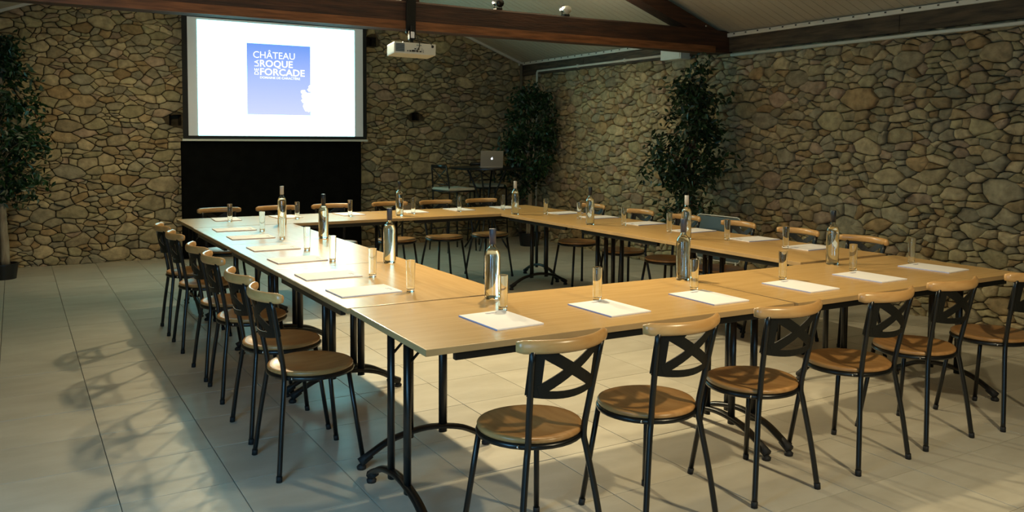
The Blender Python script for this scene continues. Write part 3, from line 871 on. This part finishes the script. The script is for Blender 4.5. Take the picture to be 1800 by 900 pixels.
# ------------------------------------------------------------------ bistro set and laptop
bt = empty('bistro_table', (4.15, 7.12, 0)); tag(bt, 'tall round dark metal table near the far corner, carrying a laptop', 'table')
bm = bmesh.new(); lathe(bm, [(0, 1.060), (.49, 1.060), (.50, 1.066), (.50, 1.080), (.49, 1.085), (0, 1.085)], 40); sharp(link('tabletop', bm, M['black'], bt))
for k in range(4):
    a = radians(45+90*k)
    bm = bmesh.new(); pts = catmull([(r*cos(a), r*sin(a), z) for r, z in ((.27, 1.058), (.20, .92), (.12, .72), (.085, .55), (.12, .32), (.24, .10), (.30, .012))], 5)
    tube(bm, pts, .012, 8, upv=(-sin(a), cos(a), 0)); link('leg', bm, M['black'], bt)
bm = bmesh.new(); tube(bm, [(.09*cos(2*pi*k/24), .09*sin(2*pi*k/24), .55) for k in range(25)], .007, 6, cap=False, upv=(0, 0, 1)); link('ring', bm, M['black'], bt)
def stool(loc, rz, label):
    t = empty('bar_chair', loc, rz); tag(t, label, 'chair', 'tall metal chairs at the round table')
    bm = bmesh.new(); box(bm, -.205, .205, -.20, .20, .79, .825, .014); link('cushion', bm, M['cushion'], t)
    bm = bmesh.new()
    tube(bm, [(-.20, -.20, .78), (.20, -.20, .78), (.20, .20, .78), (-.20, .20, .78), (-.20, -.20, .78)], .009, 6, cap=False, upv=(0, 0, 1)); link('seat_frame', bm, M['black'], t)
    for sx_, sy_ in ((-1, 1), (1, 1)):
        bm = bmesh.new(); tube(bm, [(sx_*.215, sy_*.215, .0), (sx_*.195, sy_*.195, .78)], .010, 6); link('leg', bm, M['black'], t)
    for sx_ in (-1, 1):
        bm = bmesh.new(); tube(bm, catmull([(sx_*.215, -.225, 0), (sx_*.195, -.195, .5), (sx_*.19, -.19, .80), (sx_*.17, -.225, 1.11)], 4), .010, 6, upv=(1, 0, 0)); link('rear_leg', bm, M['black'], t)
    bm = bmesh.new()
    tube(bm, [(-.17, -.225, 1.10), (.17, -.225, 1.10)], .022, 6, rb=.01, upv=(0, 0, 1)); link('top_rail', bm, M['black'], t)
    bm = bmesh.new()
    tube(bm, [(-.18, -.20, .86), (.17, -.218, 1.08)], .006, 6); tube(bm, [(.18, -.20, .86), (-.17, -.218, 1.08)], .006, 6)
    tube(bm, [(-.183, -.198, .87), (.183, -.198, .87)], .006, 6)
    link('cross_bars', bm, M['black'], t)
    bm = bmesh.new()
    for z in (.28, .5):
        c = .207-.02*z
        tube(bm, [(-c, c, z), (c, c, z)], .006, 6); tube(bm, [(-c, -c, z), (-c, c, z)], .006, 6); tube(bm, [(c, -c, z), (c, c, z)], .006, 6)
    link('stretchers', bm, M['black'], t)
stool((3.70, 7.20, 0), radians(-82), 'tall metal chair with cream cushion left of the round table')
stool((4.50, 7.72, 0), radians(174), 'tall metal chair with cushion behind the round table, by the corner plant')

lp = empty('laptop', (4.13, 6.95, 1.086), radians(-22)); lp.scale = (.86, .9, .9); tag(lp, 'open silver laptop with a glowing logo standing on the tall round table', 'laptop')
bm = bmesh.new(); box(bm, -.172, .172, .0, .235, 0, .012, .004); link('base', bm, M['alu'], lp, False)
lid = None
RX = Matrix.Rotation(radians(14), 4, 'X')
bm = bmesh.new(); box(bm, -.172, .172, -.004, .004, 0, .235, .003); bmesh.ops.transform(bm, matrix=Matrix.Translation((0, 0, .012)) @ RX, verts=bm.verts); lid = link('lid', bm, M['alu'], lp, False)
bm = bmesh.new(); vs = []
def apple(k, n=44):
    a = 2*pi*k/n
    r = .0165*(1+.05*cos(2*a))
    x = r*cos(a); z = r*1.02*sin(a)
    if abs(x) < .008: z -= (.008-abs(x))*.35*(1 if z > 0 else -.5)
    d = math.hypot(x-.021, z-.003)
    if d < .0095: k2 = .0095/d; x, z = .021+(x-.021)*k2, .003+(z-.003)*k2
    return x, z
for k in range(44):
    x, z = apple(k); vs.append(bm.verts.new((x, -.0046, .12+z)))
bm.faces.new(vs)
lf = [(0, .020), (.003, .026), (.008, .029), (.0075, .023), (.004, .019)]
bm.faces.new([bm.verts.new((x, -.0046, .12+z)) for x, z in lf])
bmesh.ops.transform(bm, matrix=Matrix.Translation((0, 0, .012)) @ RX, verts=bm.verts)
link('logo', bm, emat('logo_glow', (.9, .95, 1), 1.6), lid, False)
bm = bmesh.new(); box(bm, -.16, .16, .0042, .005, .012, .225); bmesh.ops.transform(bm, matrix=Matrix.Translation((0, 0, .012)) @ RX, verts=bm.verts); link('display', bm, emat('display', (.35, .5, .9), .6), lid, False)

# ------------------------------------------------------------------ ficus plants
def ficus(name, loc, label, seed, z0, z1, rad, nleaf, trunk_m, pot_r, pot_h, stems, xlim=None, lean=(0, 0)):
    rnd = random.Random(seed)
    t = empty(name, loc); tag(t, label, 'plant', 'potted fig trees by the walls')
    bm = bmesh.new(); lathe(bm, [(0, 0), (pot_r*.84, 0), (pot_r, pot_h*.9), (pot_r*1.04, pot_h*.9), (pot_r*1.04, pot_h), (pot_r*.93, pot_h), (pot_r*.9, pot_h*.85), (0, pot_h*.85)], 28)
    p = sharp(link('pot', bm, M['pot'], t)); 
    bm = bmesh.new(); lathe(bm, [(0, pot_h*.87), (pot_r*.9, pot_h*.86)], 20); link('soil', bm, M['soil'], p)
    tips = []
    for s in range(stems):
        a0 = 2*pi*s/stems
        bm = bmesh.new(); pts = []; n = 10
        for i in range(n+1):
            z = pot_h*.8+(z1-.25-pot_h)*i/n; a = a0+i*.55
            rr = (.020 if stems > 1 else .004)+.010*sin(i*.9+seed)+(.05*(i/n)**2)
            pts.append((rr*cos(a)+lean[0]*i/n, rr*sin(a)+lean[1]*i/n, z))
        q = catmull(pts, 3); m_ = len(q)
        R = pot_r*.34 if stems == 1 else pot_r*.15
        tube(bm, q, [R*(1-.7*i/(m_-1)) for i in range(m_)], 8, upv=(1, 0, 0)); link('stem', bm, trunk_m, t)
        tips += [Vector(p_) for p_ in pts if p_[2] > z0-.1]
    bmB = bmesh.new(); leaf = bmesh.new(); ly = leaf.loops.layers.float_color.new('tint')
    nb = 46; per = nleaf//nb
    for b_ in range(nb):
        src = rnd.choice(tips); zz = rnd.uniform(z0, z1)
        f = (zz-z0)/(z1-z0)
        prof = rad*(.55+.45*sin(pi*min(1, f*1.15)**.8))*rnd.uniform(.45, 1.05)*(1.0 if f < .8 else .7)
        a = rnd.uniform(0, 2*pi)
        base = Vector((lean[0]*f, lean[1]*f, max(z0-.12, zz-rnd.uniform(.1, .3))))
        end = Vector((prof*cos(a)+lean[0]*f, prof*sin(a)+lean[1]*f, zz))
        if xlim:
            wx = xlim-loc[0]
            if end.x > wx: end.x = wx-rnd.uniform(0, .05)
        if loc[1]+end.y > Y1-.12: end.y = Y1-.12-loc[1]
        mid = (base+end)/2+Vector((0, 0, .06))
        droop = end+Vector((end.x*.12, end.y*.12, -.08))
        q = catmull([base, mid, end, droop], 4)
        tube(bmB, q, [.005*(1-.8*i/(len(q)-1)) for i in range(len(q))], 4)
        for _ in range(per):
            i = rnd.randint(2, len(q)-1)
            c = q[i]+Vector((rnd.gauss(0, .055), rnd.gauss(0, .055), rnd.gauss(-.02, .06)))
            if xlim and c.x > xlim-loc[0]+.03: c.x = xlim-loc[0]+.03-rnd.uniform(0, .05)
            if loc[1]+c.y > Y1-.08: c.y = Y1-.08-loc[1]
            L_ = rnd.uniform(.05, .095); W2 = L_*.24
            d = Vector((rnd.gauss(0, 1), rnd.gauss(0, 1), rnd.gauss(-.7, .6))).normalized()
            s_ = d.cross(Vector((rnd.gauss(0, 1), rnd.gauss(0, 1), rnd.gauss(0, 1)))).normalized(); nn = d.cross(s_)*.25*W2
            v = [leaf.verts.new(x) for x in (c, c+d*L_*.4+s_*W2+nn, c+d*L_, c+d*L_*.4-s_*W2+nn, c+d*L_*.45)]
            tv = rnd.uniform(.4, 1.05); col = (.010*tv+.003*rnd.random(), .042*tv, .010*tv, 1)
            for ff in ((v[0], v[1], v[4]), (v[1], v[2], v[4]), (v[2], v[3], v[4]), (v[3], v[0], v[4])):
                f_ = leaf.faces.new(ff)
                for lp_ in f_.loops: lp_[ly] = col
    tag(link('twigs', bmB, trunk_m, t), kind='stuff')
    tag(link('foliage', leaf, M['leaf'], t, False), kind='stuff')
    return t
ficus('potted_fig_tree', (-1.335, 7.38, 0), 'tall fig tree with a pale trunk in a black pot, at the left edge', 1, .95, 2.45, .42, 3400, M['bark'], .13, .16, 1)
ficus('potted_fig_tree', (4.84, 7.15, 0), 'fig tree with twisted pale stems in the far corner behind the tables', 2, .78, 2.20, .50, 3800, M['bark'], .15, .18, 3, xlim=5.12)
ficus('potted_fig_tree', (4.85, 4.00, 0), 'fig tree with thin dark stems in front of the right wall', 3, .72, 2.28, .42, 2900, M['bark2'], .14, .17, 3, xlim=5.18)
